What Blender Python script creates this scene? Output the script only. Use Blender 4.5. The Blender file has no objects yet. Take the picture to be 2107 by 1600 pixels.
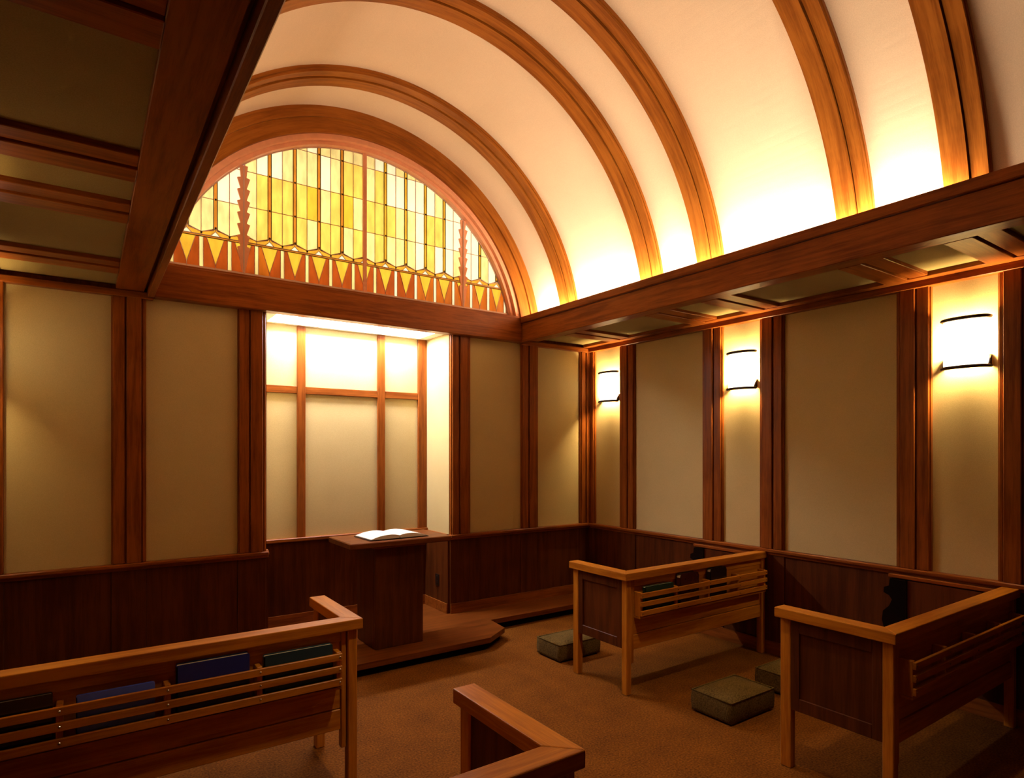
import bpy, bmesh, math, random
from mathutils import Vector, Matrix
random.seed(7)
S = bpy.context.scene
COL = S.collection

# ------------------------------------------------------------------ camera
F_PX, W_PX, H_PX, HORIZON = 1265.0, 2107.0, 1600.0, 927.7
cd = bpy.data.cameras.new('camera')
cd.sensor_fit = 'HORIZONTAL'; cd.sensor_width = 36.0
cd.lens = F_PX / W_PX * 36.0
cd.shift_y = (HORIZON - H_PX / 2) / W_PX
cd.clip_start = 0.02
cam = bpy.data.objects.new('camera', cd); COL.objects.link(cam)
cam.location = (0, 0, 1.6); cam.rotation_euler = (math.pi / 2, 0, -0.6063)
S.camera = cam
# ------------------------------------------------------------------ world and exposure
wd = bpy.data.worlds.new('world'); S.world = wd; wd.use_nodes = True
wd.node_tree.nodes['Background'].inputs[0].default_value = (0.02, 0.018, 0.015, 1)
wd.node_tree.nodes['Background'].inputs[1].default_value = 0.02
S.view_settings.view_transform = 'Standard'
S.view_settings.look = 'None'
S.view_settings.exposure = -0.12
S.view_settings.gamma = 1.0
S.view_settings.use_curve_mapping = False
# light levels (lamps themselves are built further down)
COVE_R, COVE_L, SCONCE_R, SCONCE_L, NICHE_W, GLASS_W = 118.0, 36.0, 2300.0, 800.0, 74.0, 25.0
SPOT_W = 235.0
COVE_TILT = math.radians(24)
COVE_COL, SCONCE_COL, NICHE_COL = (1.0, 0.79, 0.55), (1.0, 0.72, 0.36), (0.97, 0.92, 1.0)

# ------------------------------------------------------------------ room numbers (metres; x right, y to the far wall)
XL, XR, XC = -0.568, 4.48, 1.956
YB, YF = 5.005, -0.45
Z_RAIL, Z_SOF = 0.83, 2.70
NX0, NX1, NY = 1.145, 2.767, 5.48          # alcove
R_VAULT, R_RIB, Z_ARC = 1.80, 1.75, 2.61
PW = 0.205                                  # pilaster width
PIL_Y = [4.296, 3.277, 2.719, 1.706, 1.15, 0.135]
DAIS = 0.10

# ------------------------------------------------------------------ materials
def new_mat(name):
    m = bpy.data.materials.new(name); m.use_nodes = True
    nt = m.node_tree; b = nt.nodes['Principled BSDF']
    return m, nt, b

def wood(name, c0, c1, axis, rough=0.36, scale=1.0, bump=0.05, polar=False):
    m, nt, b = new_mat(name)
    N, L = nt.nodes, nt.links
    tc = N.new('ShaderNodeTexCoord'); mp = N.new('ShaderNodeMapping')
    sc = [16.0 * scale] * 3; sc['xyz'.index(axis)] = 0.9 * scale
    mp.inputs['Scale'].default_value = sc
    if polar:                                                       # grain follows the curve of the arch
        sx = N.new('ShaderNodeSeparateXYZ'); L.new(tc.outputs['Object'], sx.inputs[0])
        dx = N.new('ShaderNodeMath'); dx.operation = 'SUBTRACT'; dx.inputs[1].default_value = XC; L.new(sx.outputs['X'], dx.inputs[0])
        dz = N.new('ShaderNodeMath'); dz.operation = 'SUBTRACT'; dz.inputs[1].default_value = Z_ARC; L.new(sx.outputs['Z'], dz.inputs[0])
        an = N.new('ShaderNodeMath'); an.operation = 'ARCTAN2'; L.new(dz.outputs[0], an.inputs[0]); L.new(dx.outputs[0], an.inputs[1])
        am = N.new('ShaderNodeMath'); am.operation = 'MULTIPLY'; am.inputs[1].default_value = 1.8; L.new(an.outputs[0], am.inputs[0])
        vl = N.new('ShaderNodeCombineXYZ'); vl.inputs[2].default_value = 0
        hy = N.new('ShaderNodeMath'); hy.operation = 'MULTIPLY'; L.new(dx.outputs[0], hy.inputs[0]); L.new(dx.outputs[0], hy.inputs[1])
        hz = N.new('ShaderNodeMath'); hz.operation = 'MULTIPLY_ADD'; L.new(dz.outputs[0], hz.inputs[0]); L.new(dz.outputs[0], hz.inputs[1]); L.new(hy.outputs[0], hz.inputs[2])
        sq = N.new('ShaderNodeMath'); sq.operation = 'SQRT'; L.new(hz.outputs[0], sq.inputs[0])
        L.new(am.outputs[0], vl.inputs[0]); L.new(sx.outputs['Y'], vl.inputs[1]); L.new(sq.outputs[0], vl.inputs[2])
        L.new(vl.outputs[0], mp.inputs['Vector'])
    else:
        L.new(tc.outputs['Object'], mp.inputs['Vector'])
    n1 = N.new('ShaderNodeTexNoise'); n1.inputs['Scale'].default_value = 2.2
    n1.inputs['Detail'].default_value = 7; n1.inputs['Distortion'].default_value = 0.5
    n2 = N.new('ShaderNodeTexNoise'); n2.inputs['Scale'].default_value = 14
    n2.inputs['Detail'].default_value = 3
    n3 = N.new('ShaderNodeTexNoise'); n3.inputs['Scale'].default_value = 2.6; n3.inputs['Detail'].default_value = 2
    L.new(mp.outputs['Vector'], n1.inputs['Vector']); L.new(mp.outputs['Vector'], n2.inputs['Vector'])
    L.new(tc.outputs['Object'], n3.inputs['Vector'])
    mx = N.new('ShaderNodeMath'); mx.operation = 'MULTIPLY_ADD'
    mx.inputs[1].default_value = 0.45
    L.new(n2.outputs['Fac'], mx.inputs[0]); L.new(n1.outputs['Fac'], mx.inputs[2])
    m3 = N.new('ShaderNodeMath'); m3.operation = 'MULTIPLY_ADD'; m3.inputs[1].default_value = 0.5
    L.new(n3.outputs['Fac'], m3.inputs[0]); L.new(mx.outputs[0], m3.inputs[2])
    cr = N.new('ShaderNodeValToRGB')
    cr.color_ramp.elements[0].position = 0.66; cr.color_ramp.elements[0].color = (*c0, 1)
    cr.color_ramp.elements[1].position = 1.24 if False else 1.0; cr.color_ramp.elements[1].color = (*c1, 1)
    sb = N.new('ShaderNodeMath'); sb.operation = 'SUBTRACT'; sb.inputs[1].default_value = 0.12
    L.new(m3.outputs[0], sb.inputs[0]); L.new(sb.outputs[0], cr.inputs['Fac'])
    L.new(cr.outputs['Color'], b.inputs['Base Color'])
    b.inputs['Roughness'].default_value = rough
    b.inputs['Specular IOR Level'].default_value = 0.14
    bp = N.new('ShaderNodeBump'); bp.inputs['Strength'].default_value = bump; bp.inputs['Distance'].default_value = 0.004
    L.new(n2.outputs['Fac'], bp.inputs['Height']); L.new(bp.outputs['Normal'], b.inputs['Normal'])
    return m

def fabric(name, c0, c1, scale=260, rough=0.9, bump=0.2, big=3.0):
    m, nt, b = new_mat(name); N, L = nt.nodes, nt.links
    tc = N.new('ShaderNodeTexCoord')
    n1 = N.new('ShaderNodeTexNoise'); n1.inputs['Scale'].default_value = scale; n1.inputs['Detail'].default_value = 2
    n2 = N.new('ShaderNodeTexNoise'); n2.inputs['Scale'].default_value = big; n2.inputs['Detail'].default_value = 3
    L.new(tc.outputs['Object'], n1.inputs['Vector']); L.new(tc.outputs['Object'], n2.inputs['Vector'])
    ad = N.new('ShaderNodeMath'); ad.operation = 'MULTIPLY_ADD'; ad.inputs[1].default_value = 0.35
    L.new(n2.outputs['Fac'], ad.inputs[0]); L.new(n1.outputs['Fac'], ad.inputs[2])
    cr = N.new('ShaderNodeValToRGB')
    cr.color_ramp.elements[0].position = 0.4; cr.color_ramp.elements[0].color = (*c0, 1)
    cr.color_ramp.elements[1].position = 0.95; cr.color_ramp.elements[1].color = (*c1, 1)
    L.new(ad.outputs[0], cr.inputs['Fac']); L.new(cr.outputs['Color'], b.inputs['Base Color'])
    b.inputs['Roughness'].default_value = rough; b.inputs['Specular IOR Level'].default_value = 0.1
    bp = N.new('ShaderNodeBump'); bp.inputs['Strength'].default_value = bump; bp.inputs['Distance'].default_value = 0.002
    L.new(n1.outputs['Fac'], bp.inputs['Height']); L.new(bp.outputs['Normal'], b.inputs['Normal'])
    return m

def plain(name, c, rough=0.5, metal=0.0, spec=0.4, var=0.12):
    m, nt, b = new_mat(name); N, L = nt.nodes, nt.links
    n = N.new('ShaderNodeTexNoise'); n.inputs['Scale'].default_value = 25
    tc = N.new('ShaderNodeTexCoord'); L.new(tc.outputs['Object'], n.inputs['Vector'])
    cr = N.new('ShaderNodeValToRGB')
    cr.color_ramp.elements[0].color = (*[v * (1 - var) for v in c], 1)
    cr.color_ramp.elements[1].color = (*[min(1, v * (1 + var)) for v in c], 1)
    L.new(n.outputs['Fac'], cr.inputs['Fac']); L.new(cr.outputs['Color'], b.inputs['Base Color'])
    b.inputs['Roughness'].default_value = rough; b.inputs['Metallic'].default_value = metal
    b.inputs['Specular IOR Level'].default_value = spec
    return m

def emit(name, c, s):
    m, nt, b = new_mat(name)
    b.inputs['Base Color'].default_value = (0.8, 0.78, 0.7, 1)
    b.inputs['Emission Color'].default_value = (*c, 1); b.inputs['Emission Strength'].default_value = s
    return m

def stained(name, c, streak=0.25):
    m = bpy.data.materials.new(name); m.use_nodes = True; nt = m.node_tree; N, L = nt.nodes, nt.links
    N.clear()
    out = N.new('ShaderNodeOutputMaterial'); tr = N.new('ShaderNodeBsdfTranslucent')
    gl = N.new('ShaderNodeBsdfGlossy'); gl.inputs['Roughness'].default_value = 0.15
    gl.inputs['Color'].default_value = (0.5, 0.5, 0.5, 1)
    mx = N.new('ShaderNodeMixShader'); mx.inputs[0].default_value = 0.04
    tc = N.new('ShaderNodeTexCoord'); mp = N.new('ShaderNodeMapping'); mp.inputs['Scale'].default_value = (3, 3, 1)
    n = N.new('ShaderNodeTexNoise'); n.inputs['Scale'].default_value = 6; n.inputs['Detail'].default_value = 3
    cr = N.new('ShaderNodeValToRGB')
    cr.color_ramp.elements[0].position = 0.3; cr.color_ramp.elements[1].position = 0.7
    cr.color_ramp.elements[0].color = (*[v * (1 - streak) for v in c], 1)
    cr.color_ramp.elements[1].color = (*[min(1, v * (1 + streak * 0.5)) for v in c], 1)
    L.new(tc.outputs['Object'], mp.inputs['Vector']); L.new(mp.outputs['Vector'], n.inputs['Vector'])
    L.new(n.outputs['Fac'], cr.inputs['Fac']); L.new(cr.outputs['Color'], tr.inputs['Color'])
    L.new(tr.outputs[0], mx.inputs[1]); L.new(gl.outputs[0], mx.inputs[2]); L.new(mx.outputs[0], out.inputs['Surface'])
    return m

CH0, CH1 = (0.165, 0.039, 0.0050), (0.30, 0.083, 0.0115)
M = {}
for ax in 'xyz':
    M['wood_' + ax] = wood('cherry wood grain ' + ax, CH0, CH1, ax)
    M['pew_' + ax] = wood('pew oak grain ' + ax, (0.34, 0.102, 0.0075), (0.54, 0.195, 0.016), ax, rough=0.33)
M['wain_z'] = wood('wainscot veneer', (0.058, 0.0128, 0.0024), (0.108, 0.027, 0.0048), 'z', rough=0.42, scale=0.6)
M['dais_x'] = wood('dais boards', (0.095, 0.022, 0.003), (0.17, 0.046, 0.0065), 'x')
M['arch'] = wood('arch wood', (0.20, 0.056, 0.0065), (0.33, 0.108, 0.014), 'x', polar=True)
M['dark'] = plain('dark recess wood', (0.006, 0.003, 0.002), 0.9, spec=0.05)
M['fabric'] = fabric('olive tan wall fabric', (0.55, 0.43, 0.185), (0.68, 0.54, 0.255))
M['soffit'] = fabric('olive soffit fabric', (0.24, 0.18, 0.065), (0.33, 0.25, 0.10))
M['vault'] = fabric('cream vault fabric', (0.64, 0.495, 0.36), (0.76, 0.60, 0.445))
M['carpet'] = fabric('rust carpet', (0.062, 0.0175, 0.0012), (0.228, 0.075, 0.0055), scale=95, bump=0.6, big=5)
M['tweed'] = fabric('olive tweed', (0.045, 0.027, 0.006), (0.18, 0.112, 0.03), scale=130, bump=0.6, big=6)
M['bronze'] = plain('dark bronze', (0.045, 0.025, 0.015), 0.4, 0.7)
M['steel'] = plain('steel screw', (0.6, 0.58, 0.55), 0.25, 1.0)
M['sconce'] = emit('sconce shade glow', (1.0, 0.86, 0.62), 3.2)
M['bulb_r'] = emit('sconce bulb', SCONCE_COL, SCONCE_R)
M['bulb_l'] = emit('sconce bulb dim', SCONCE_COL, SCONCE_L)
M['tube'] = emit('lamp tube glow', COVE_COL, 6.0)
M['diffuser'] = emit('ceiling diffuser glow', NICHE_COL, 5.0)
M['white'] = plain('white paint', (0.75, 0.72, 0.66), 0.8)
M['paper'] = plain('paper', (0.80, 0.76, 0.66), 0.8, var=0.06)
M['page'] = plain('page edges', (0.66, 0.56, 0.38), 0.9, var=0.1)
M['lead'] = plain('pinkish lead came', (0.55, 0.36, 0.27), 0.5, 0.0)
M['salmon'] = plain('salmon window bar', (0.72, 0.33, 0.18), 0.5)
M['blue'] = plain('blue folder', (0.10, 0.17, 0.90), 0.35)
M['navy'] = plain('navy binder', (0.010, 0.022, 0.20), 0.35)
M['teal'] = plain('dark teal binding', (0.012, 0.040, 0.060), 0.4)
M['green'] = plain('dark green binding', (0.010, 0.040, 0.026), 0.4)
M['maroon'] = plain('maroon leather', (0.060, 0.010, 0.008), 0.22, spec=0.6)
M['black'] = plain('black leather', (0.016, 0.009, 0.008), 0.25, spec=0.6)

# ------------------------------------------------------------------ helpers
def link(name, bm, mat, parent=None, smooth=False):
    me = bpy.data.meshes.new(name); bmesh.ops.recalc_face_normals(bm, faces=bm.faces[:])
    bm.to_mesh(me); bm.free()
    if smooth:
        me.polygons.foreach_set('use_smooth', [True] * len(me.polygons))
    me.materials.append(M[mat] if isinstance(mat, str) else mat)
    o = bpy.data.objects.new(name, me); COL.objects.link(o)
    if parent is not None: o.parent = parent
    return o

def add_box(bm, x0, x1, y0, y1, z0, z1, bev=0.0):
    x0, x1 = min(x0, x1), max(x0, x1); y0, y1 = min(y0, y1), max(y0, y1); z0, z1 = min(z0, z1), max(z0, z1)
    vs = [bm.verts.new((x, y, z)) for z in (z0, z1) for y in (y0, y1) for x in (x0, x1)]
    fs = [(0, 2, 3, 1), (4, 5, 7, 6), (0, 1, 5, 4), (2, 6, 7, 3), (0, 4, 6, 2), (1, 3, 7, 5)]
    faces = [bm.faces.new([vs[i] for i in f]) for f in fs]
    if bev > 0:
        ed = list({e for f in faces for e in f.edges})
        bmesh.ops.bevel(bm, geom=ed, offset=bev, segments=1, profile=0.5, affect='EDGES')

def box(name, x0, x1, y0, y1, z0, z1, mat, parent=None, bev=0.0):
    bm = bmesh.new(); add_box(bm, x0, x1, y0, y1, z0, z1, bev); return link(name, bm, mat, parent)

def boxes(name, lst, mat, parent=None, bev=0.0):
    bm = bmesh.new()
    for b in lst: add_box(bm, *b, bev)
    return link(name, bm, mat, parent)

def prism(bm, pts, a, b, plane):
    """extrude a 2D polygon; plane 'xz' -> along y, 'yz' -> along x, 'xy' -> along z"""
    def v(p, t):
        return (p[0], t, p[1]) if plane == 'xz' else (t, p[0], p[1]) if plane == 'yz' else (p[0], p[1], t)
    A = [bm.verts.new(v(p, a)) for p in pts]; B = [bm.verts.new(v(p, b)) for p in pts]
    bm.faces.new(A); bm.faces.new(B[::-1])
    n = len(pts)
    for i in range(n): bm.faces.new((A[i], B[i], B[(i + 1) % n], A[(i + 1) % n]))

def tube(bm, path, r, n=8):
    rings = []
    for i, p in enumerate(path):
        p = Vector(p); d = (Vector(path[min(i + 1, len(path) - 1)]) - Vector(path[max(i - 1, 0)])).normalized()
        u = d.orthogonal().normalized(); w = d.cross(u)
        if i and abs(d.z) < 0.9: u = Vector((0, 0, 1)); w = d.cross(u).normalized()
        elif abs(d.z) < 0.9: u = Vector((0, 0, 1)); w = d.cross(u).normalized()
        rings.append([bm.verts.new(p + r * (math.cos(2 * math.pi * k / n) * u + math.sin(2 * math.pi * k / n) * w)) for k in range(n)])
    for a, b in zip(rings, rings[1:]):
        for k in range(n): bm.faces.new((a[k], a[(k + 1) % n], b[(k + 1) % n], b[k]))
    bm.faces.new(rings[0]); bm.faces.new(rings[-1][::-1])

def tag(o, label, cat=None, group=None, kind=None):
    o['label'] = label
    if cat: o['category'] = cat
    if group: o['group'] = group
    if kind: o['kind'] = kind
    return o

def struct(o, label): return tag(o, label, None, None, 'structure')

def empty(name, loc=(0, 0, 0)):
    o = bpy.data.objects.new(name, None); COL.objects.link(o); o.location = loc; o.empty_display_size = 0.1
    return o

def parent_keep(ch, par):
    ch.parent = par; ch.matrix_parent_inverse = par.matrix_basis.inverted()

def mirror_x(x): return 2 * XC - x

# ================================================================== FLOOR AND DAIS
fl = struct(box('floor', XL - 0.1, XR + 0.1, YF - 0.1, YB + 0.05, -0.06, 0, 'carpet'), 'rust brown speckled carpet floor')
dais_pts = [(XL + 0.01, 4.60), (0.955, 4.60), (0.985, 4.33), (1.235, 4.165), (2.677, 4.165), (2.927, 4.33), (2.957, 4.60), (XR - 0.01, 4.60),
            (XR - 0.01, YB), (NX1, YB), (NX1, NY), (NX0, NY), (NX0, YB), (XL + 0.01, YB)]
def inset(pts, d):
    out = []
    for (x, y) in pts: out.append((x if y > 4.61 else x + (d if x < XC else -d) * (1 if y < 4.59 else 0), y + (d if y < 4.61 else 0)))
    return out
dais = empty('trim_1'); struct(dais, 'low wooden dais along the far wall, stepping out under the lectern')
bm = bmesh.new(); prism(bm, dais_pts, 0.058, DAIS, 'xy'); link('dais_top', bm, 'dais_x', dais)
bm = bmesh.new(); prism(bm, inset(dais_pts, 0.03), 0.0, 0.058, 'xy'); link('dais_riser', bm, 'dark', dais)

# ================================================================== WALLS
def pilaster(par, face, a, w=PW, z0=Z_RAIL, z1=Z_SOF, thin=False):
    """face: 'back' (runs along x at y=YB), 'right', 'left' (run along y), a = lower coordinate along the wall"""
    def bx(name, p0, p1, d0, d1, par, mat='wood_z', bev=0.004):
        if face == 'back': return box(name, p0, p1, YB - d1, YB - d0, z0, z1, mat, par, bev)
        if face == 'right': return box(name, XR - d1, XR - d0, p0, p1, z0, z1, mat, par, bev)
        return box(name, XL + d0, XL + d1, p0, p1, z0, z1, mat, par, bev)
    p = bx('pilaster', a, a + w, 0.0, 0.030, par, bev=0)
    if w > 0.18:
        bx('board', a + 0.008, a + 0.078, 0.030, 0.046, p)
        bx('board', a + 0.088, a + w - 0.03, 0.030, 0.054, p)
        bx('bead', a + w - 0.026, a + w - 0.006, 0.030, 0.040, p)
    else:
        bx('board', a + 0.010, a + w * 0.45, 0.030, 0.046, p)
        bx('board', a + w * 0.52, a + w, 0.030, 0.052, p)
    return p

wb = boxes('wall_back', [(XL - 0.1, NX0 - 0.0, YB, YB + 0.10, 0, 2.74), (NX1, XR + 0.1, YB, YB + 0.10, 0, 2.74)], 'wood_z')
struct(wb, 'far wall of olive fabric panels between cherry pilasters')
wr = struct(box('wall_right', XR, XR + 0.10, YF, YB, 0, 2.74, 'wood_z'), 'long wall with sconces, fabric panels and cherry pilasters')
wl = struct(box('wall_left', XL - 0.10, XL, YF, YB, 0, 2.74, 'wood_z'), 'long wall behind the folder pew, fabric panels and pilasters')
wf = struct(boxes('wall_front', [(XL - 0.1, XR + 0.1, YF - 0.10, YF, 0, 4.6)], 'wain_z'), 'plain wood wall at the entrance end')

# back wall
BP = [(XL, 0.145), (0.142, PW), (NX0 - PW, PW), (NX1, PW), (3.565, PW), (4.335, 0.145)]
for a, w in BP: pilaster(wb, 'back', a, w)
for a, b in ((XL + 0.145, 0.142), (0.142 + PW, NX0 - PW), (NX1 + PW, 3.565), (3.565 + PW, 4.335)):
    box('fabric_panel', a, b, YB - 0.008, YB, Z_RAIL, Z_SOF, 'fabric', wb)
    box('wainscot_panel', a + 0.002, b - 0.002, YB - 0.012, YB, DAIS, Z_RAIL - 0.02, 'wain_z', wb)
for a, w in BP:
    box('stile', a, a + w, YB - 0.020, YB, DAIS, Z_RAIL - 0.02, 'wain_z', wb, 0.003)
for a, b in ((XL, NX0 + 0.015), (NX1 - 0.015, XR)):
    box('chair_rail', a, b, YB - 0.062, YB, Z_RAIL - 0.028, Z_RAIL, 'wood_x', wb, 0.006)
    box('rail_fillet', a, b, YB - 0.035, YB, Z_RAIL - 0.05, Z_RAIL - 0.028, 'wood_x', wb, 0.003)
for a, b in ((XL, 0.39), (3.56, XR)):
    box('cornice', a, b, YB - 0.060, YB, Z_SOF - 0.045, Z_SOF, 'wood_x', wb, 0.004)
bb = boxes('baseboard_back', [(XL, NX0, YB - 0.030, YB - 0.021, DAIS, DAIS + 0.09), (NX1, XR, YB - 0.030, YB - 0.021, DAIS, DAIS + 0.09)], 'wood_x')
struct(bb, 'cherry baseboard standing on the dais')

# alcove
al = boxes('wall_alcove', [(NX0 - 0.1, NX1 + 0.1, NY, NY + 0.08, 0, 3.0), (NX0 - 0.06, NX0, YB + 0.1, NY, 0, 3.0), (NX1, NX1 + 0.06, YB + 0.1, NY, 0, 3.0)], 'wood_z')
struct(al, 'brightly lit alcove behind the lectern with a wooden grid')
# side cheeks inside the wall thickness are part of the alcove lining
box('fabric_panel', NX1 - 0.006, NX1, YB + 0.0, NY - 0.02, Z_RAIL, 2.69, 'fabric', al)
box('fabric_panel', NX0, NX0 + 0.006, YB + 0.0, NY - 0.02, Z_RAIL, 2.69, 'fabric', al)
mv = [(1.511, 1.582), (2.250, 2.323)]
xs = [NX0 + 0.006, 1.252, 1.511, 1.582, 2.250, 2.323, 2.667, NX1 - 0.006]
for a, b in ((1.252, 1.511), (1.582, 2.250), (2.323, 2.667)):
    for z0, z1 in ((0.85, 2.100), (2.165, 2.69)):
        box('fabric_panel', a, b, NY - 0.008, NY, z0, z1, 'fabric', al)
for a, b in ((NX0 + 0.006, 1.252), (1.511, 1.582), (2.250, 2.323), (2.667, NX1 - 0.006)):
    box('mullion', a, b, NY - 0.030, NY, 0.85, 2.69, 'wood_z', al, 0.004)
for a, b in ((1.252, 1.511), (1.582, 2.250), (2.323, 2.667)):
    box('transom', a, b, NY - 0.026, NY, 2.100, 2.165, 'wood_x', al, 0.004)
box('chair_rail', NX0 + 0.006, NX1 - 0.006, NY - 0.055, NY, 0.818, 0.85, 'wood_x', al, 0.005)
box('wainscot_panel', NX0 + 0.006, NX1 - 0.006, NY - 0.02, NY, DAIS, 0.818, 'wain_z', al)
box('wainscot_panel', NX1 - 0.02, NX1, YB + 0.0, NY - 0.02, DAIS, Z_RAIL - 0.03, 'wain_z', al)
box('wainscot_panel', NX0, NX0 + 0.02, YB + 0.0, NY - 0.02, DAIS, Z_RAIL - 0.03, 'wain_z', al)
box('chair_rail', NX1 - 0.03, NX1, YB + 0.02, NY - 0.056, Z_RAIL - 0.03, Z_RAIL, 'wood_y', al, 0.004)
box('chair_rail', NX0, NX0 + 0.03, YB + 0.02, NY - 0.056, Z_RAIL - 0.03, Z_RAIL, 'wood_y', al, 0.004)
ab = boxes('baseboard_alcove', [(NX0 + 0.02, NX1 - 0.021, NY - 0.032, NY - 0.021, DAIS, DAIS + 0.09), (NX1 - 0.032, NX1 - 0.021, YB, NY - 0.033, DAIS, DAIS + 0.09)], 'wood_x')
struct(ab, 'cherry baseboard inside the alcove')
# alcove ceiling with light well
ac = boxes('ceiling_alcove', [(NX0, NX1, YB, 5.07, 2.69, 2.71), (NX0, NX1, 5.41, NY, 2.69, 2.71), (NX0, 1.25, 5.07, 5.41, 2.69, 2.71), (2.662, NX1, 5.07, 5.41, 2.69, 2.71),
     (1.25, 2.662, 5.06, 5.07, 2.71, 2.84), (1.25, 2.662, 5.41, 5.42, 2.71, 2.84), (1.24, 1.25, 5.07, 5.41, 2.71, 2.84), (2.662, 2.672, 5.07, 5.41, 2.71, 2.84), (1.24, 2.672, 5.06, 5.42, 2.84, 2.86)], 'white')
struct(ac, 'white alcove ceiling around the recessed light')

# long walls
def long_wall(par, face):
    ys = [(4.873, 0.132)] + [(y, PW) for y in PIL_Y]
    for a, w in ys: pilaster(par, face, a, w)
    X = (lambda d0, d1: (XR - d1, XR - d0)) if face == 'right' else (lambda d0, d1: (XL + d0, XL + d1))
    edges = [4.873] + [v for y in PIL_Y for v in (y + PW, y)] + [YF]
    for hi, lo in zip(edges[0::2], edges[1::2]):
        x0, x1 = X(0, 0.008); box('fabric_panel', x0, x1, lo, hi, Z_RAIL, Z_SOF, 'fabric', par)
        x0, x1 = X(0, 0.012); box('wainscot_panel', x0, x1, lo + 0.002, hi - 0.002, 0, Z_RAIL - 0.02, 'wain_z', par)
    for a, w in ys:
        x0, x1 = X(0, 0.022); box('stile', x0, x1, a, a + w - (0.03 if a > 4.8 else 0), 0, Z_RAIL - 0.02, 'wain_z', par, 0.003)
    x0, x1 = X(0, 0.062); box('chair_rail', x0, x1, YF, YB - 0.063, Z_RAIL - 0.028, Z_RAIL, 'wood_y', par, 0.006)
    x0, x1 = X(0, 0.035); box('rail_fillet', x0, x1, YF, YB - 0.063, Z_RAIL - 0.05, Z_RAIL - 0.028, 'wood_y', par, 0.003)
    x0, x1 = X(0, 0.060); box('cornice', x0, x1, YF, YB - 0.061, Z_SOF - 0.045, Z_SOF, 'wood_y', par, 0.004)
    x0, x1 = X(0.0225, 0.031)
    b = box('baseboard_right' if face == 'right' else 'baseboard_left', x0, x1, YF, 4.59, 0, 0.10, 'wood_y')
    struct(b, 'cherry baseboard under the ' + ('sconce wall' if face == 'right' else 'wall behind the folder pew'))
long_wall(wr, 'right'); long_wall(wl, 'left')

# ================================================================== VAULT
def arc_strip(bm, r0, r1, y0, y1, a0, a1, n, cz=Z_ARC, cx=XC):
    """solid curved bar between radii r0<r1, swept from angle a0 to a1"""
    prev = None; first = None
    for i in range(n + 1):
        a = a0 + (a1 - a0) * i / n; c, s = math.cos(a), math.sin(a)
        ring = [bm.verts.new((cx + r * c, y, cz + r * s)) for r, y in ((r0, y0), (r0, y1), (r1, y1), (r1, y0))]
        if prev:
            for k in range(4): bm.faces.new((prev[k], prev[(k + 1) % 4], ring[(k + 1) % 4], ring[k]))
        else: first = ring
        prev = ring
    bm.faces.new(first); bm.faces.new(prev[::-1])
A0 = math.radians(4.75); A1 = math.pi - A0
bm = bmesh.new(); arc_strip(bm, R_VAULT, R_VAULT + 0.04, YF, YB + 0.1, A0, A1, 96)
ce = link('ceiling', bm, 'vault')
for p in ce.data.polygons: p.use_smooth = False
struct(ce, 'cream barrel vault with cherry ribs')
for y in PIL_Y:
    bm = bmesh.new(); arc_strip(bm, R_VAULT - 0.022, R_VAULT + 0.002, y, y + PW, A0, A1, 96); rb = link('rib', bm, 'arch', ce)
    for d0, d1, t in ((0.006, 0.078, 0.042), (0.086, PW - 0.006, 0.052)):
        bm = bmesh.new(); arc_strip(bm, R_VAULT - t, R_VAULT - 0.022, y + d0, y + d1, A0, A1, 96); link('board', bm, 'arch', rb)

# aisle soffits
def soffit(side):
    X = (lambda x: x) if side > 0 else mirror_x
    s = box('soffit', X(3.5605), X(XR), YF, YB, 2.738, 2.755, 'wood_y', ce)
    box('soffit_stile', X(3.580), X(3.745), YF, YB - 0.062, Z_SOF, 2.738, 'wood_y', s, 0.003)
    box('soffit_stile', X(4.350), X(XR), YF, YB - 0.062, Z_SOF, 2.738, 'wood_y', s, 0.003)
    edges = [YB - 0.062]
    for y in PIL_Y:
        box('soffit_board', X(3.745), X(4.350), y - 0.020, y + 0.085, Z_SOF + 0.006, 2.738, 'wood_x', s, 0.003)
        box('soffit_board', X(3.745), X(4.350), y + 0.097, y + PW + 0.025, Z_SOF - 0.002, 2.738, 'wood_x', s, 0.003)
        edges += [y + PW + 0.025, y - 0.020]
    edges.append(YF)
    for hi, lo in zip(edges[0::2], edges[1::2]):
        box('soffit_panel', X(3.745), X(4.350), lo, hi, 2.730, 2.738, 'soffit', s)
soffit(1); soffit(-1)

# beams that hide the cove light
for side, nm, lab in ((1, 'trim_2', 'cherry beam above the sconce wall hiding the cove light'), (-1, 'trim_3', 'dark cherry beam over the pew with the blue folder')):
    X = (lambda x: x) if side > 0 else mirror_x
    b = box(nm, X(3.520), X(3.560), YF, YB - 0.0, 2.670, 2.850, 'wood_y', None, 0.004); struct(b, lab)
    box('beam_cap', X(3.500), X(3.565), YF, YB - 0.0, 2.851, 2.913, 'wood_y', b, 0.005)
b = box('trim_4', mirror_x(3.519), 3.519, 4.900, YB - 0.001, 2.670, 2.905, 'wood_x', None, 0.005); struct(b, 'cherry cross beam under the arched window')
box('sill', mirror_x(3.499), 3.499, 4.93, 5.06, 2.906, 2.925, 'wood_x', b, 0.003)

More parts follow.
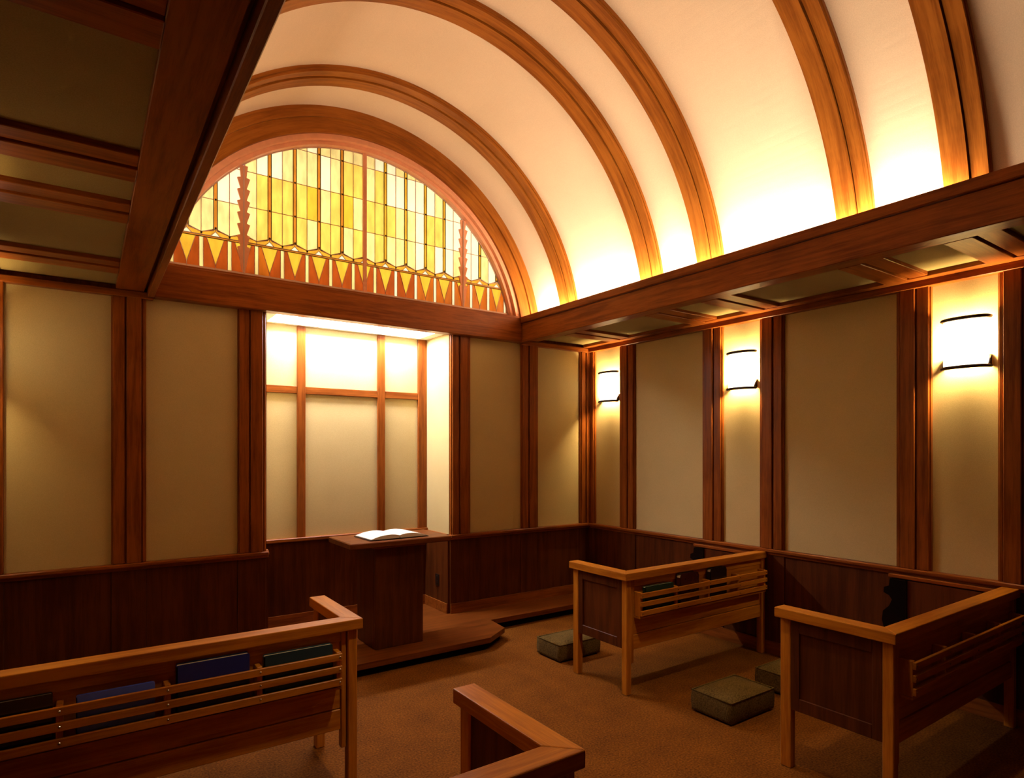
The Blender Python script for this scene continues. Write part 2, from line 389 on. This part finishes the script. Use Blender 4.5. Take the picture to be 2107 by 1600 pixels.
# arch surround
bm = bmesh.new(); arc_strip(bm, 1.60, R_VAULT + 0.01, 4.925, YB, math.radians(9.5), math.pi - math.radians(9.5), 96)
ar = link('trim_5', bm, 'arch'); struct(ar, 'broad curved cherry surround of the arched window')
bm = bmesh.new(); arc_strip(bm, 1.715, R_VAULT + 0.005, 4.905, 4.925, math.radians(9.5), math.pi - math.radians(9.5), 96); link('outer_band', bm, 'arch', ar)
bm = bmesh.new(); arc_strip(bm, 1.560, 1.600, 4.950, 5.07, math.radians(11), math.pi - math.radians(11), 96); link('inner_band', bm, 'salmon', ar)
bm = bmesh.new(); arc_strip(bm, 1.530, 1.560, 4.990, 5.07, math.radians(11), math.pi - math.radians(11), 96); link('inner_bead', bm, 'salmon', ar)

# ================================================================== STAINED GLASS WINDOW
GY, GR, GZ0, PX, PC = 5.050, 1.535, 2.960, 0.1935, 1.960
CIRC = [(XC + GR * math.cos(math.pi * 2 * k / 128), Z_ARC + GR * math.sin(math.pi * 2 * k / 128)) for k in range(128)]
def clip(poly, cl):
    out = poly
    for i in range(len(cl)):
        a, b = cl[i], cl[(i + 1) % len(cl)]
        inp, out = out, []
        if not inp: break
        side = lambda p: (b[0] - a[0]) * (p[1] - a[1]) - (b[1] - a[1]) * (p[0] - a[0])
        for j in range(len(inp)):
            p, q = inp[j], inp[(j + 1) % len(inp)]; sp, sq = side(p), side(q)
            if sp >= 0: out.append(p)
            if (sp >= 0) != (sq >= 0):
                t = sp / (sp - sq); out.append((p[0] + t * (q[0] - p[0]), p[1] + t * (q[1] - p[1])))
    return out
def area(p): return 0.5 * sum(p[i][0] * p[(i + 1) % len(p)][1] - p[(i + 1) % len(p)][0] * p[i][1] for i in range(len(p)))
GL = {'pale': stained('glass pale cream', (0.92, 0.76, 0.30)), 'white': stained('glass milk white and lamp glow', (0.96, 0.90, 0.62), 0.10),  # white also paints the backlight glow in the field panes
      'lemon': stained('glass lemon', (0.90, 0.62, 0.11)), 'gold': stained('glass gold', (0.84, 0.49, 0.04)),
      'amber': stained('glass amber', (0.70, 0.36, 0.03)), 'orange': stained('glass orange', (0.56, 0.20, 0.02)),
      'red': stained('glass brick red', (0.40, 0.072, 0.008)), 'redor': stained('glass red orange', (0.52, 0.13, 0.010))}
win = empty('window_1', (XC, GY, GZ0)); struct(win, 'half round stained glass window in yellow and amber with a row of triangles')
came = bmesh.new()
def seg_box(bm, p, q, w, y0, y1):
    d = Vector((q[0] - p[0], q[1] - p[1]))
    if d.length < 1e-4: return
    n = Vector((-d.y, d.x)).normalized() * w / 2
    prism(bm, [(p[0] + n.x, p[1] + n.y), (p[0] - n.x, p[1] - n.y), (q[0] - n.x, q[1] - n.y), (q[0] + n.x, q[1] + n.y)], y0, y1, 'xz')
done = set()
def pane(poly, mat, lead=True):
    if area(poly) < 0: poly = poly[::-1]
    poly = clip(poly, CIRC)
    poly = clip(poly, [(XC - 3, GZ0), (XC + 3, GZ0), (XC + 3, 9), (XC - 3, 9)])
    q = []
    for p in poly:
        if not q or math.hypot(p[0] - q[-1][0], p[1] - q[-1][1]) > 1e-4: q.append(p)
    if len(q) > 1 and math.hypot(q[0][0] - q[-1][0], q[0][1] - q[-1][1]) < 1e-4: q.pop()
    if len(q) < 3 or abs(area(q)) < 2e-4: return
    bm = bmesh.new(); bm.faces.new([bm.verts.new((p[0], GY, p[1])) for p in q])
    o = link('pane', bm, GL[mat]); parent_keep(o, win)
    if lead:
        for i in range(len(q)):
            a, b = q[i], q[(i + 1) % len(q)]
            key = tuple(sorted(((round(a[0], 3), round(a[1], 3)), (round(b[0], 3), round(b[1], 3)))))
            if key in done: continue
            done.add(key); seg_box(came, a, b, 0.0036, GY - 0.006, GY + 0.004)
ZT, ZPK, ZV, BAND = 3.190, 3.262, 3.205, 0.026
ROWS = [3.48, 3.75, 4.03, 4.30]
for i in range(-8, 9):
    xc = PC + i * PX; hw = PX / 2; sw = 0.013; tw = 0.060; ws = 0.014
    mul = i in (-5, 5)
    # bottom row: amber triangle between brick red pieces, milk-white strip at the right
    red = 'red' if i <= 2 else 'redor'
    pane([(xc - tw, ZT), (xc, 2.990), (xc + tw, ZT)], 'gold')
    pane([(xc - hw + ws, ZT), (xc - hw + ws, GZ0), (xc, GZ0), (xc, 2.990), (xc - tw, ZT)], red if i != -4 else 'redor')
    pane([(xc + tw, ZT), (xc, 2.990), (xc, GZ0), (xc + hw - ws, GZ0), (xc + hw - ws, ZT)], red)
    pane([(xc + hw - ws, GZ0), (xc + hw + ws, GZ0), (xc + hw + ws, ZT), (xc + hw - ws, ZT)], 'white' if i > 0 else 'pale')
    # zigzag band with a small pale triangle under each peak
    pane([(xc - hw, ZT), (xc + hw, ZT), (xc + hw, ZV), (xc + 0.03, ZT + 0.012), (xc, ZPK - BAND), (xc - 0.03, ZT + 0.012), (xc - hw, ZV)][:2] + [(xc + hw, ZV - 0.002), (xc - hw, ZV - 0.002)], 'orange')
    pane([(xc - 0.034, ZV), (xc + 0.034, ZV), (xc, ZPK - BAND + 0.004)], 'white')
    pane([(xc - hw, ZV), (xc - 0.034, ZV), (xc, ZPK - BAND + 0.004), (xc, ZPK), (xc - hw, ZV + BAND - 0.006)], 'amber')
    pane([(xc + hw, ZV), (xc + hw, ZV + BAND - 0.006), (xc, ZPK), (xc, ZPK - BAND + 0.004), (xc + 0.034, ZV)], 'amber')
    # orange strip
    if not mul and i != 0:
        pane([(xc - sw, ZPK - 0.006), (xc + sw, ZPK - 0.006), (xc + sw, 4.3), (xc - sw, 4.3)], 'amber' if i > 0 else 'orange')
    # field panes; lamp glow at the right and rim is put in as paler glass
    for sgn in (-1, 1):
        zs = [None] + ROWS
        for r in range(4):
            rr = math.hypot(xc + sgn * hw / 2 - XC, (ROWS[r] - 0.1) - Z_ARC)
            u = random.random()
            if r == 0: lo = [(xc + sgn * sw, ZPK - 0.006 - 0.009), (xc + sgn * hw, ZV + BAND - 0.006)]
            else: lo = [(xc + sgn * sw, ROWS[r - 1]), (xc + sgn * hw, ROWS[r - 1])]
            poly = lo + [(xc + sgn * hw, ROWS[r]), (xc + sgn * sw, ROWS[r])]
            right = i > 0
            if rr > 1.33: m = 'white' if u < (0.75 if right else 0.35) else 'pale'
            elif right: m = 'white' if (i >= 3 and u < 0.55) else ('pale' if u < 0.60 else 'lemon')
            elif -4 <= i <= -1: m = 'gold' if (i in (-2, -1) and r >= 1 and u < 0.55) else ('lemon' if u < 0.72 else 'pale')
            else: m = 'pale' if u < 0.55 else 'lemon'
            pane(poly, m)
lc = link('lead_came', came, 'lead'); parent_keep(lc, win)
# solder dots on the crossings
bm = bmesh.new()
for i in range(-7, 8):
    for z, x in [(ZPK + 0.004, PC + i * PX), (ZV + 0.012, PC + (i + 0.5) * PX)] + [(r, PC + i * PX) for r in ROWS[:3]]:
        if True:
            if math.hypot(x - XC, z - Z_ARC) < GR - 0.02 and i not in (-5, 5):
                add_box(bm, x - 0.0065, x + 0.0065, GY - 0.009, GY - 0.005, z - 0.0065, z + 0.0065)
sd = link('solder_joint', bm, 'bronze'); sd['kind'] = 'stuff'; parent_keep(sd, win)
# bars: plain in the middle, feathered at the sides
def ztop(x): return Z_ARC + math.sqrt(max(0.01, GR ** 2 - (x - XC) ** 2))
parent_keep(box('centre_bar', PC - 0.016, PC + 0.016, GY - 0.022, GY - 0.008, GZ0, ztop(PC) - 0.005, 'salmon'), win)
for i in (-5, 5):
    x = PC + i * PX; pts_r = [(0.010, GZ0), (0.044, 3.155)]; z = 3.155; zt = ztop(x) - 0.035
    while z + 0.088 < zt:
        pts_r += [(0.022, z + 0.010), (0.046, z + 0.088)]; z += 0.088
    pts_r += [(0.020, z + 0.008), (0.030, zt + 0.01)]
    bm = bmesh.new()
    L_ = [(x - a, zz) for a, zz in pts_r]; R_ = [(x + a, zz) for a, zz in pts_r]
    for k in range(len(pts_r) - 1):
        prism(bm, [L_[k], R_[k], R_[k + 1], L_[k + 1]], GY - 0.024, GY - 0.008, 'xz')
    parent_keep(link('feathered_bar', bm, 'salmon'), win)
    parent_keep(box('bar_spine', x - 0.005, x + 0.005, GY - 0.030, GY - 0.024, GZ0, zt, 'lead'), win)
bm = bmesh.new(); arc_strip(bm, GR - 0.012, GR + 0.004, GY - 0.012, GY + 0.006, math.radians(13.5), math.pi - math.radians(13.5), 96)
add_box(bm, XC - 1.49, XC + 1.49, GY - 0.02, GY + 0.006, GZ0 - 0.035, GZ0 + 0.004)
parent_keep(link('window_frame', bm, 'lead'), win)
# light box behind the glass
lb = boxes('wall_lightbox', [(XC - 1.85, XC + 1.85, 5.42, 5.46, 2.86, 4.7), (XC - 1.85, XC - 1.81, YB + 0.1, 5.42, 2.86, 4.7), (XC + 1.81, XC + 1.85, YB + 0.1, 5.42, 2.86, 4.7),
     (XC - 1.85, XC + 1.85, YB + 0.1, 5.46, 4.66, 4.70), (XC - 1.85, XC + 1.85, YB + 0.07, 5.46, 2.87, 2.90)], 'white')
struct(lb, 'white light box behind the stained glass')
def area_light(name, loc, rot, sx, sy, power, col, parent=None):
    d = bpy.data.lights.new(name, 'AREA'); d.shape = 'RECTANGLE'; d.size = sx; d.size_y = sy; d.energy = power; d.color = col
    o = bpy.data.objects.new(name, d); COL.objects.link(o); o.location = loc; o.rotation_euler = rot
    if parent: o.parent = parent
    return o
area_light('window_lamp', (XC + 0.08, 5.40, 3.5), (math.pi / 2, 0, math.pi), 3.3, 1.3, GLASS_W, (1.0, 0.93, 0.80)).rotation_euler = (-math.pi / 2, 0, 0)

# ================================================================== LAMPS
for side in (1, -1):
    X = (lambda x: x) if side > 0 else mirror_x
    t = empty('cove_lamp', (X(3.635), 2.9, 2.757))
    tag(t, 'long strip lamp hidden behind the beam ' + ('above the sconce wall' if side > 0 else 'over the pew with the blue folder'), 'lamp', 'cove lamps')
    h_ = box('lamp_channel', X(3.61), X(3.66), 1.24, 4.84, 2.757, 2.826, 'white'); parent_keep(h_, t)
    bm = bmesh.new(); tube(bm, [(X(3.635), 1.26, 2.841), (X(3.635), 4.82, 2.841)], 0.013, 8); o = link('lamp_tube', bm, 'tube', None, True); parent_keep(o, t)
    l = area_light('cove_light', (X(3.635), 3.04, 2.864), (math.pi, 0, 0), 0.03, 3.56, COVE_R if side > 0 else COVE_L, COVE_COL); 
    dv = Vector((math.sin(COVE_TILT) * side, 0, math.cos(COVE_TILT))); zv = -dv; yv = Vector((0, 1, 0)); xv = yv.cross(zv)
    l.rotation_euler = Matrix((xv, yv, zv)).transposed().to_euler()
    parent_keep(l, t)

def sconce(y, side, label):
    X = (lambda d: XR - d) if side > 0 else (lambda d: XL + d)
    t = empty('wall_sconce', (X(0.008), y, 2.11)); tag(t, label, 'lamp', 'wall sconces')
    hw, dp, z0, z1 = 0.118, 0.105, 2.122, 2.400
    n = 14
    def prof(r): return [(X(0.030 + (dp - 0.03) * r * math.sin(math.pi * k / n) ** 0.75), y + hw * r * math.cos(math.pi * k / n)) for k in range(n + 1)]
    bm = bmesh.new(); a = prof(1.0); b = prof(0.965)
    va = [[bm.verts.new((p[0], p[1], z)) for z in (z0, z1)] for p in a]; vb = [[bm.verts.new((p[0], p[1], z)) for z in (z0, z1)] for p in b]
    for k in range(n):
        bm.faces.new((va[k][0], va[k + 1][0], va[k + 1][1], va[k][1])); bm.faces.new((vb[k][0], vb[k][1], vb[k + 1][1], vb[k + 1][0]))
        for j in (0, 1): bm.faces.new((va[k][j], va[k + 1][j], vb[k + 1][j], vb[k][j]))
    for k in (0, n): bm.faces.new((va[k][0], va[k][1], vb[k][1], vb[k][0]))
    parent_keep(link('shade', bm, 'sconce', None, True), t)
    bm = bmesh.new(); tube(bm, [(X(0.050), y, 2.17), (X(0.050), y, 2.35)], 0.012, 8)
    parent_keep(link('bulb', bm, 'bulb_r' if side > 0 else 'bulb_l', None, True), t)
    for nm, z in (('bottom_bar', z0 - 0.010), ('top_bar', z1 + 0.010)):
        bm = bmesh.new(); tube(bm, [(p[0], p[1], z) for p in prof(1.06)], 0.0105, 8)
        parent_keep(link(nm, bm, 'bronze', None, True), t)
    parent_keep(box('back_plate', X(0.009), X(0.018), y - 0.06, y + 0.06, 2.16, 2.36, 'bronze'), t)
    for s in (-1, 1):
        bm = bmesh.new()
        yy = y + s * hw
        prism(bm, [(X(0.009), 2.120), (X(0.009), 2.185), (X(0.024), 2.170), (X(0.048), 2.118), (X(0.048), 2.108)], yy - 0.006, yy + 0.006, 'xz')
        parent_keep(link('bracket', bm, 'bronze'), t)
sconce(4.650, 1, 'glowing curved wall sconce in the bay next to the far corner')
sconce(3.085, 1, 'glowing curved wall sconce above the end of the pew with hymnals')
sconce(1.515, 1, 'glowing curved wall sconce above the dark empty pew')
sconce(4.650, -1, 'glowing curved wall sconce beside the far corner on the folder pew side')
sconce(3.085, -1, 'glowing curved wall sconce above the end of the folder pew')

nl = empty('alcove_light', (XC, 5.24, 2.80)); tag(nl, 'flat white recessed light panel in the alcove ceiling', 'lamp')
parent_keep(box('diffuser', 1.275, 2.637, 5.085, 5.395, 2.822, 2.832, 'diffuser'), nl)
parent_keep(boxes('light_frame', [(1.25, 2.662, 5.07, 5.085, 2.80, 2.832), (1.25, 2.662, 5.395, 5.41, 2.80, 2.832), (1.25, 1.275, 5.085, 5.395, 2.80, 2.832), (2.637, 2.662, 5.085, 5.395, 2.80, 2.832)], 'white'), nl)
parent_keep(area_light('alcove_lamp', (XC, 5.325, 2.815), (0, 0, 0), 1.34, 0.12, NICHE_W, NICHE_COL), nl)

# recessed downlight in the crown of the vault over the aisle
dl = empty('downlight', (1.90, 1.53, 4.38)); tag(dl, 'small recessed downlight in the crown of the vault over the aisle', 'lamp')
zc_ = Z_ARC + math.sqrt(R_VAULT ** 2 - (1.90 - XC) ** 2)
bm = bmesh.new()
for k in range(24):
    a, b = 2 * math.pi * k / 24, 2 * math.pi * (k + 1) / 24
    q = [(1.90 + r * math.cos(t), 1.53 + r * math.sin(t), z) for r, t, z in ((0.055, a, zc_ - 0.012), (0.055, b, zc_ - 0.012), (0.075, b, zc_ - 0.002), (0.075, a, zc_ - 0.002))]
    bm.faces.new([bm.verts.new(p) for p in q])
parent_keep(link('trim_ring', bm, 'bronze'), dl)
bm = bmesh.new(); bm.faces.new([bm.verts.new((1.90 + 0.055 * math.cos(2 * math.pi * k / 24), 1.53 + 0.055 * math.sin(2 * math.pi * k / 24), zc_ - 0.010)) for k in range(24)])
parent_keep(link('lens', bm, emit('downlight lens', (1.0, 0.78, 0.5), 4.0)), dl)
ld = bpy.data.lights.new('downlight_lamp', 'SPOT'); ld.energy = SPOT_W; ld.color = (1.0, 0.74, 0.44); ld.spot_size = math.radians(62); ld.spot_blend = 0.9; ld.shadow_soft_size = 0.05
lo = bpy.data.objects.new('downlight_lamp', ld); COL.objects.link(lo); lo.location = (1.90, 1.53, zc_ - 0.03); lo.rotation_euler = (math.radians(13), 0, 0); parent_keep(lo, dl)

# ================================================================== PEWS
def pew(xa, s, yb, xw, t0, label, nbay=4, wallend=True):
    """xa: aisle-side edge of the cap, s: +1 runs to +x; yb: near edge of the back cap; xw: wall-side end"""
    L = abs(xw - xa)
    root = empty('pew', (xa + s * L / 2, yb + 0.3, 0)); tag(root, label, 'pew')
    def P(name, ta, tb, ya, yb_, z0, z1, mat, par=None, bev=0.004):
        o = box(name, xa + s * ta, xa + s * tb, yb + ya, yb + yb_, z0, z1, mat, None, bev); parent_keep(o, par or root); return o
    # caps mitred at the corner
    bm = bmesh.new(); cpts = [(0, 0), (L, 0), (L, 0.085), (0.0855, 0.085)]
    prism(bm, [(xa + s * a, yb + b) for a, b in cpts], 0.754, 0.804, 'xy'); bmesh.ops.bevel(bm, geom=bm.edges[:], offset=0.004, segments=2, affect='EDGES', profile=0.5)
    parent_keep(link('back_cap', bm, 'pew_x'), root)
    bm = bmesh.new(); cpts = [(0, 0.0005), (0.085, 0.0855), (0.085, 0.575), (0, 0.575)]
    prism(bm, [(xa + s * a, yb + b) for a, b in cpts], 0.754, 0.804, 'xy'); bmesh.ops.bevel(bm, geom=bm.edges[:], offset=0.004, segments=2, affect='EDGES', profile=0.5)
    parent_keep(link('arm_cap', bm, 'pew_y'), root)
    P('leg', 0.022, 0.068, 0.018, 0.066, 0.0, 0.754, 'pew_z'); P('leg', 0.022, 0.068, 0.500, 0.555, 0.0, 0.754, 'pew_z')
    P('inner_stile', 0.074, 0.098, 0.026, 0.062, 0.20, 0.754, 'pew_z')
    P('leg', L - 0.05, L - 0.004, 0.018, 0.066, 0.0, 0.754, 'pew_z')
    for z0, z1, d in ((0.560, 0.752, 0.034), (0.388, 0.557, 0.034), (0.290, 0.385, 0.028)):
        P('back_board', 0.100, L - 0.052, d, 0.060, z0, z1, 'pew_x', None, 0.003)
    P('top_rail', 0.100, L - 0.052, 0.028, 0.034, 0.705, 0.750, 'pew_x', None, 0.001)
    # aisle end
    P('end_panel', 0.034, 0.058, 0.066, 0.500, 0.300, 0.752, 'wain_z', None, 0)
    for z0, z1 in ((0.690, 0.752), (0.300, 0.365)): P('end_rail', 0.024, 0.034, 0.110, 0.455, z0, z1, 'wain_z', None, 0.002)
    for y0, y1 in ((0.067, 0.110), (0.455, 0.499)): P('end_stile', 0.024, 0.034, y0, y1, 0.300, 0.752, 'wain_z', None, 0.002)
    P('seat', 0.060, L - 0.040, 0.062, 0.495, 0.395, 0.425, 'pew_x'); P('seat_rail', 0.070, L - 0.045, 0.455, 0.480, 0.315, 0.394, 'pew_x')
    if wallend:
        P('wall_panel', L - 0.028, L - 0.003, 0.067, 0.585, 0.28, 0.752, 'wain_z', None, 0)
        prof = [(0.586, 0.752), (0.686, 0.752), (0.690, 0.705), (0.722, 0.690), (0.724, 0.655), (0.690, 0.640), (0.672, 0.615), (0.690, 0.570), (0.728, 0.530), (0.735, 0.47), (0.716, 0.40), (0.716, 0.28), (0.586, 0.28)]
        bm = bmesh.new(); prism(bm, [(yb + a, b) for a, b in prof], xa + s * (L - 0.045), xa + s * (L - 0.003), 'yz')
        parent_keep(link('scrolled_piece', bm, 'dark'), root)  # near-black scroll-edged piece ahead of the wall panel
        P('wall_arm_cap', L - 0.035, L - 0.002, 0.086, 0.70, 0.760, 0.784, 'wood_y')
    # book rack
    bw = 0.347; tr = [t0 + k * bw for k in range(nbay + 1)]
    ends = (t0 - 0.012, min(tr[-1] + 0.012, L - 0.06)); tr[-1] = min(tr[-1], L - 0.075)
    for z0, z1 in ((0.636, 0.668), (0.580, 0.611), (0.520, 0.553)):
        sl = P('rack_slat', ends[0], ends[1], -0.038, -0.024, z0, z1, 'pew_x', None, 0.002)
        for tt in tr:
            bm = bmesh.new()
            c = Vector((xa + s * tt, yb - 0.040, (z0 + z1) / 2)); n = 8
            r1 = [bm.verts.new((c.x + 0.005 * math.cos(2 * math.pi * k / n), c.y + 0.002, c.z + 0.005 * math.sin(2 * math.pi * k / n))) for k in range(n)]
            r2 = [bm.verts.new((c.x + 0.003 * math.cos(2 * math.pi * k / n), c.y, c.z + 0.003 * math.sin(2 * math.pi * k / n))) for k in range(n)]
            bm.faces.new(r2)
            for k in range(n): bm.faces.new((r1[k], r1[(k + 1) % n], r2[(k + 1) % n], r2[k]))
            parent_keep(link('screw', bm, 'steel'), sl)
    for tt in tr: P('rack_divider', tt - 0.011, tt + 0.011, -0.024, 0.0335, 0.512, 0.672, 'pew_z', None, 0.002)
    P('rack_floor', ends[0], ends[1], -0.024, 0.0335, 0.500, 0.511, 'pew_x', None, 0)
    return root
YL1, YR1, YL2, YR2 = 2.812, 2.852, 1.236, 1.246
pew(1.087, -1, YL1, XL + 0.035, 0.125, 'wooden pew with a bright blue folder in its slatted book rack', wallend=True)
pew(2.878, 1, YR1, XR - 0.035, 0.115, 'wooden pew with a maroon hymnal in its slatted book rack')
pew(1.098, -1, YL2, XL + 0.035, 0.125, 'wooden pew with a bright mitred arm, behind the folder pew', wallend=True)
pew(2.895, 1, YR2, XR - 0.035, 0.115, 'dark shadowed wooden pew behind the hymnal pew, its rack empty')

# ================================================================== BOOKS
def book(name, x0, x1, y0, y1, z0, z1, mat, label, lean=0.0, rnd=0.006):
    cx, cy = (x0 + x1) / 2, (y0 + y1) / 2
    t = empty(name, (cx, cy, z0)); tag(t, label, 'book')
    w, d, h = (x1 - x0) / 2, (y1 - y0) / 2, z1 - z0
    bm = bmesh.new()
    for a, b in ((-d, -d + 0.003), (d - 0.003, d)):                 # two covers
        pts = [(-w, 0), (w, 0), (w, h - rnd), (w - rnd * 0.3, h - rnd * 0.3), (w - rnd, h), (-w + rnd, h), (-w + rnd * 0.3, h - rnd * 0.3), (-w, h - rnd)]
        prism(bm, pts, a, b, 'xz')
    add_box(bm, -w, -w + 0.004, -d, d, 0, h - rnd)                   # spine
    o = link('cover', bm, mat); o.parent = t
    b = box('pages', -w + 0.004, w - 0.004, -d + 0.003, d - 0.003, 0.003, h - max(rnd * 0.6, 0.005), 'page'); b.parent = t
    t.rotation_euler = (lean, 0, 0)
    return t
zb = 0.5125
def yr(yb, a, b): return (yb + a, yb + b)
book('folder', -0.030, 0.225, *yr(YL1, -0.012, 0.000), zb, 0.690, 'blue', 'bright blue folder standing in the pew rack')
book('binder', 0.300, 0.575, *yr(YL1, -0.018, 0.016), zb, 0.738, 'navy', 'thick navy binder in the rack between blue folder and teal book')
book('hymnal', 0.635, 0.935, *yr(YL1, -0.014, 0.014), zb, 0.712, 'teal', 'dark teal book in the pew rack, next to the navy binder')
book('songbook', -0.330, -0.100, *yr(YL1, -0.012, 0.014), zb, 0.715, 'black', 'black book in the pew rack beyond the blue folder')
book('songbook', 3.045, 3.325, *yr(YR1, -0.010, 0.014), zb, 0.700, 'green', 'dark green book lying low in the hymnal pew rack')
book('hymnal', 3.385, 3.585, *yr(YR1, -0.016, 0.022), zb, 0.748, 'maroon', 'shiny maroon hymnal with rounded corners in the pew rack', 0, 0.028)
book('hymnal', 3.715, 3.905, *yr(YR1, -0.014, 0.018), zb, 0.752, 'black', 'black hymnal with rounded corners, next to the maroon one', 0, 0.028)

# ================================================================== LECTERN
le = empty('lectern', (1.985, 4.57, DAIS)); tag(le, 'solid wooden lectern on the dais in front of the bright alcove', 'lectern')
def LP(name, *a, mat='wood_z', bev=0.004): o = box(name, *a, mat, None, bev); parent_keep(o, le); return o
LP('desk_top', 1.572, 2.402, 4.315, 4.805, 0.882, 0.925, mat='dais_x', bev=0.006)
LP('front_panel', 1.790, 2.190, 4.390, 4.415, DAIS, 0.862, mat='wain_z')
LP('side_panel', 1.790, 1.815, 4.416, 4.760, DAIS, 0.862, mat='wain_z'); LP('side_panel', 2.165, 2.190, 4.416, 4.760, DAIS, 0.862, mat='wain_z')
LP('back_panel', 1.816, 2.164, 4.735, 4.760, DAIS, 0.862, mat='wain_z')
LP('neck', 1.775, 2.205, 4.378, 4.772, 0.863, 0.881, mat='wood_x', bev=0.003)
# open book on the lectern
ob = empty('open_book', (1.985, 4.535, 0.9255)); tag(ob, 'large open book with white pages lying on the lectern', 'book')
def page_block(s):
    n = 12; W_, D_ = 0.235, 0.15
    bm = bmesh.new(); top = []; bot = []
    for k in range(n + 1):
        u = k / n; x = s * W_ * u
        z = 0.012 + 0.030 * math.sin(math.pi * min(1, u * 0.95 + 0.10)) ** 0.6 * (1 - 0.35 * u)
        top.append((x, z)); bot.append((x, 0.007))
    prism(bm, top + bot[::-1], -D_, D_, 'xz')
    o = link('page_block', bm, 'paper'); o.parent = ob; return o
page_block(-1); page_block(1)
bm = bmesh.new(); add_box(bm, -0.245, -0.004, -0.158, 0.158, 0.001, 0.006); add_box(bm, 0.004, 0.245, -0.158, 0.158, 0.001, 0.006); add_box(bm, -0.006, 0.006, -0.158, 0.158, 0.0015, 0.0065)
o = link('cover', bm, 'black'); o.parent = ob
bm = bmesh.new(); add_box(bm, -0.006, 0.006, -0.185, -0.151, 0.008, 0.010); add_box(bm, -0.006, 0.006, -0.151, 0.10, 0.020, 0.022); o = link('ribbon', bm, 'black'); o.parent = ob
ob.rotation_euler = (0, 0, 0.03)
# socket plate
so = empty('wall_socket', (NX1 - 0.021, 5.20, 0.34)); tag(so, 'small dark socket plate low on the alcove side panel', 'socket')
parent_keep(box('plate', NX1 - 0.0275, NX1 - 0.0205, 5.165, 5.235, 0.325, 0.435, 'bronze', None, 0.002), so)
parent_keep(boxes('socket_face', [(NX1 - 0.031, NX1 - 0.0275, 5.185, 5.215, 0.345, 0.372), (NX1 - 0.031, NX1 - 0.0275, 5.185, 5.215, 0.388, 0.415)], 'steel'), so)

# ================================================================== KNEELERS
def kneeler(x0, x1, y0, y1, h, label):
    cx, cy = (x0 + x1) / 2, (y0 + y1) / 2
    t = empty('kneeler', (cx, cy, 0)); tag(t, label, 'kneeler', 'kneelers')
    w, d = (x1 - x0) / 2, (y1 - y0) / 2
    bm = bmesh.new(); nx = 12
    def cs(v, n=10): return v
    add_box(bm, -w, w, -d, d, 0.012, h)
    bmesh.ops.subdivide_edges(bm, edges=bm.edges[:], cuts=7, use_grid_fill=True)
    for v in bm.verts:
        if v.co.z > h - 1e-4:
            v.co.z += 0.014 * (1 - (v.co.x / w) ** 4) * (1 - (v.co.y / d) ** 4) - 0.004 * ((abs(v.co.x / w) > 0.99) + (abs(v.co.y / d) > 0.99))
        k = math.sin(math.pi * (v.co.z - 0.012) / (h - 0.012))
        v.co.x *= 1 + 0.02 * max(0, k); v.co.y *= 1 + 0.03 * max(0, k)
    o = link('cushion', bm, 'tweed', None, True); o.parent = t
    bm = bmesh.new(); zz = h - 0.002
    tube(bm, [(-w, -d, zz), (w, -d, zz), (w, d, zz), (-w, d, zz), (-w, -d, zz)], 0.005, 6); o = link('piping', bm, 'tweed', None, True); o.parent = t
    b = box('base', -w + 0.015, w - 0.015, -d + 0.015, d - 0.015, 0, 0.0125, 'dark'); b.parent = t
kneeler(3.075, 3.500, 2.205, 2.485, 0.135, 'tweed kneeling cushion on the carpet in front of the dark pew, nearest the aisle')
kneeler(3.735, 4.150, 2.205, 2.485, 0.135, 'tweed kneeling cushion half hidden by the post of the dark pew, nearest the wall')
kneeler(2.935, 3.340, 3.600, 3.880, 0.135, 'tweed kneeling cushion poking out past the arm of the hymnal pew')
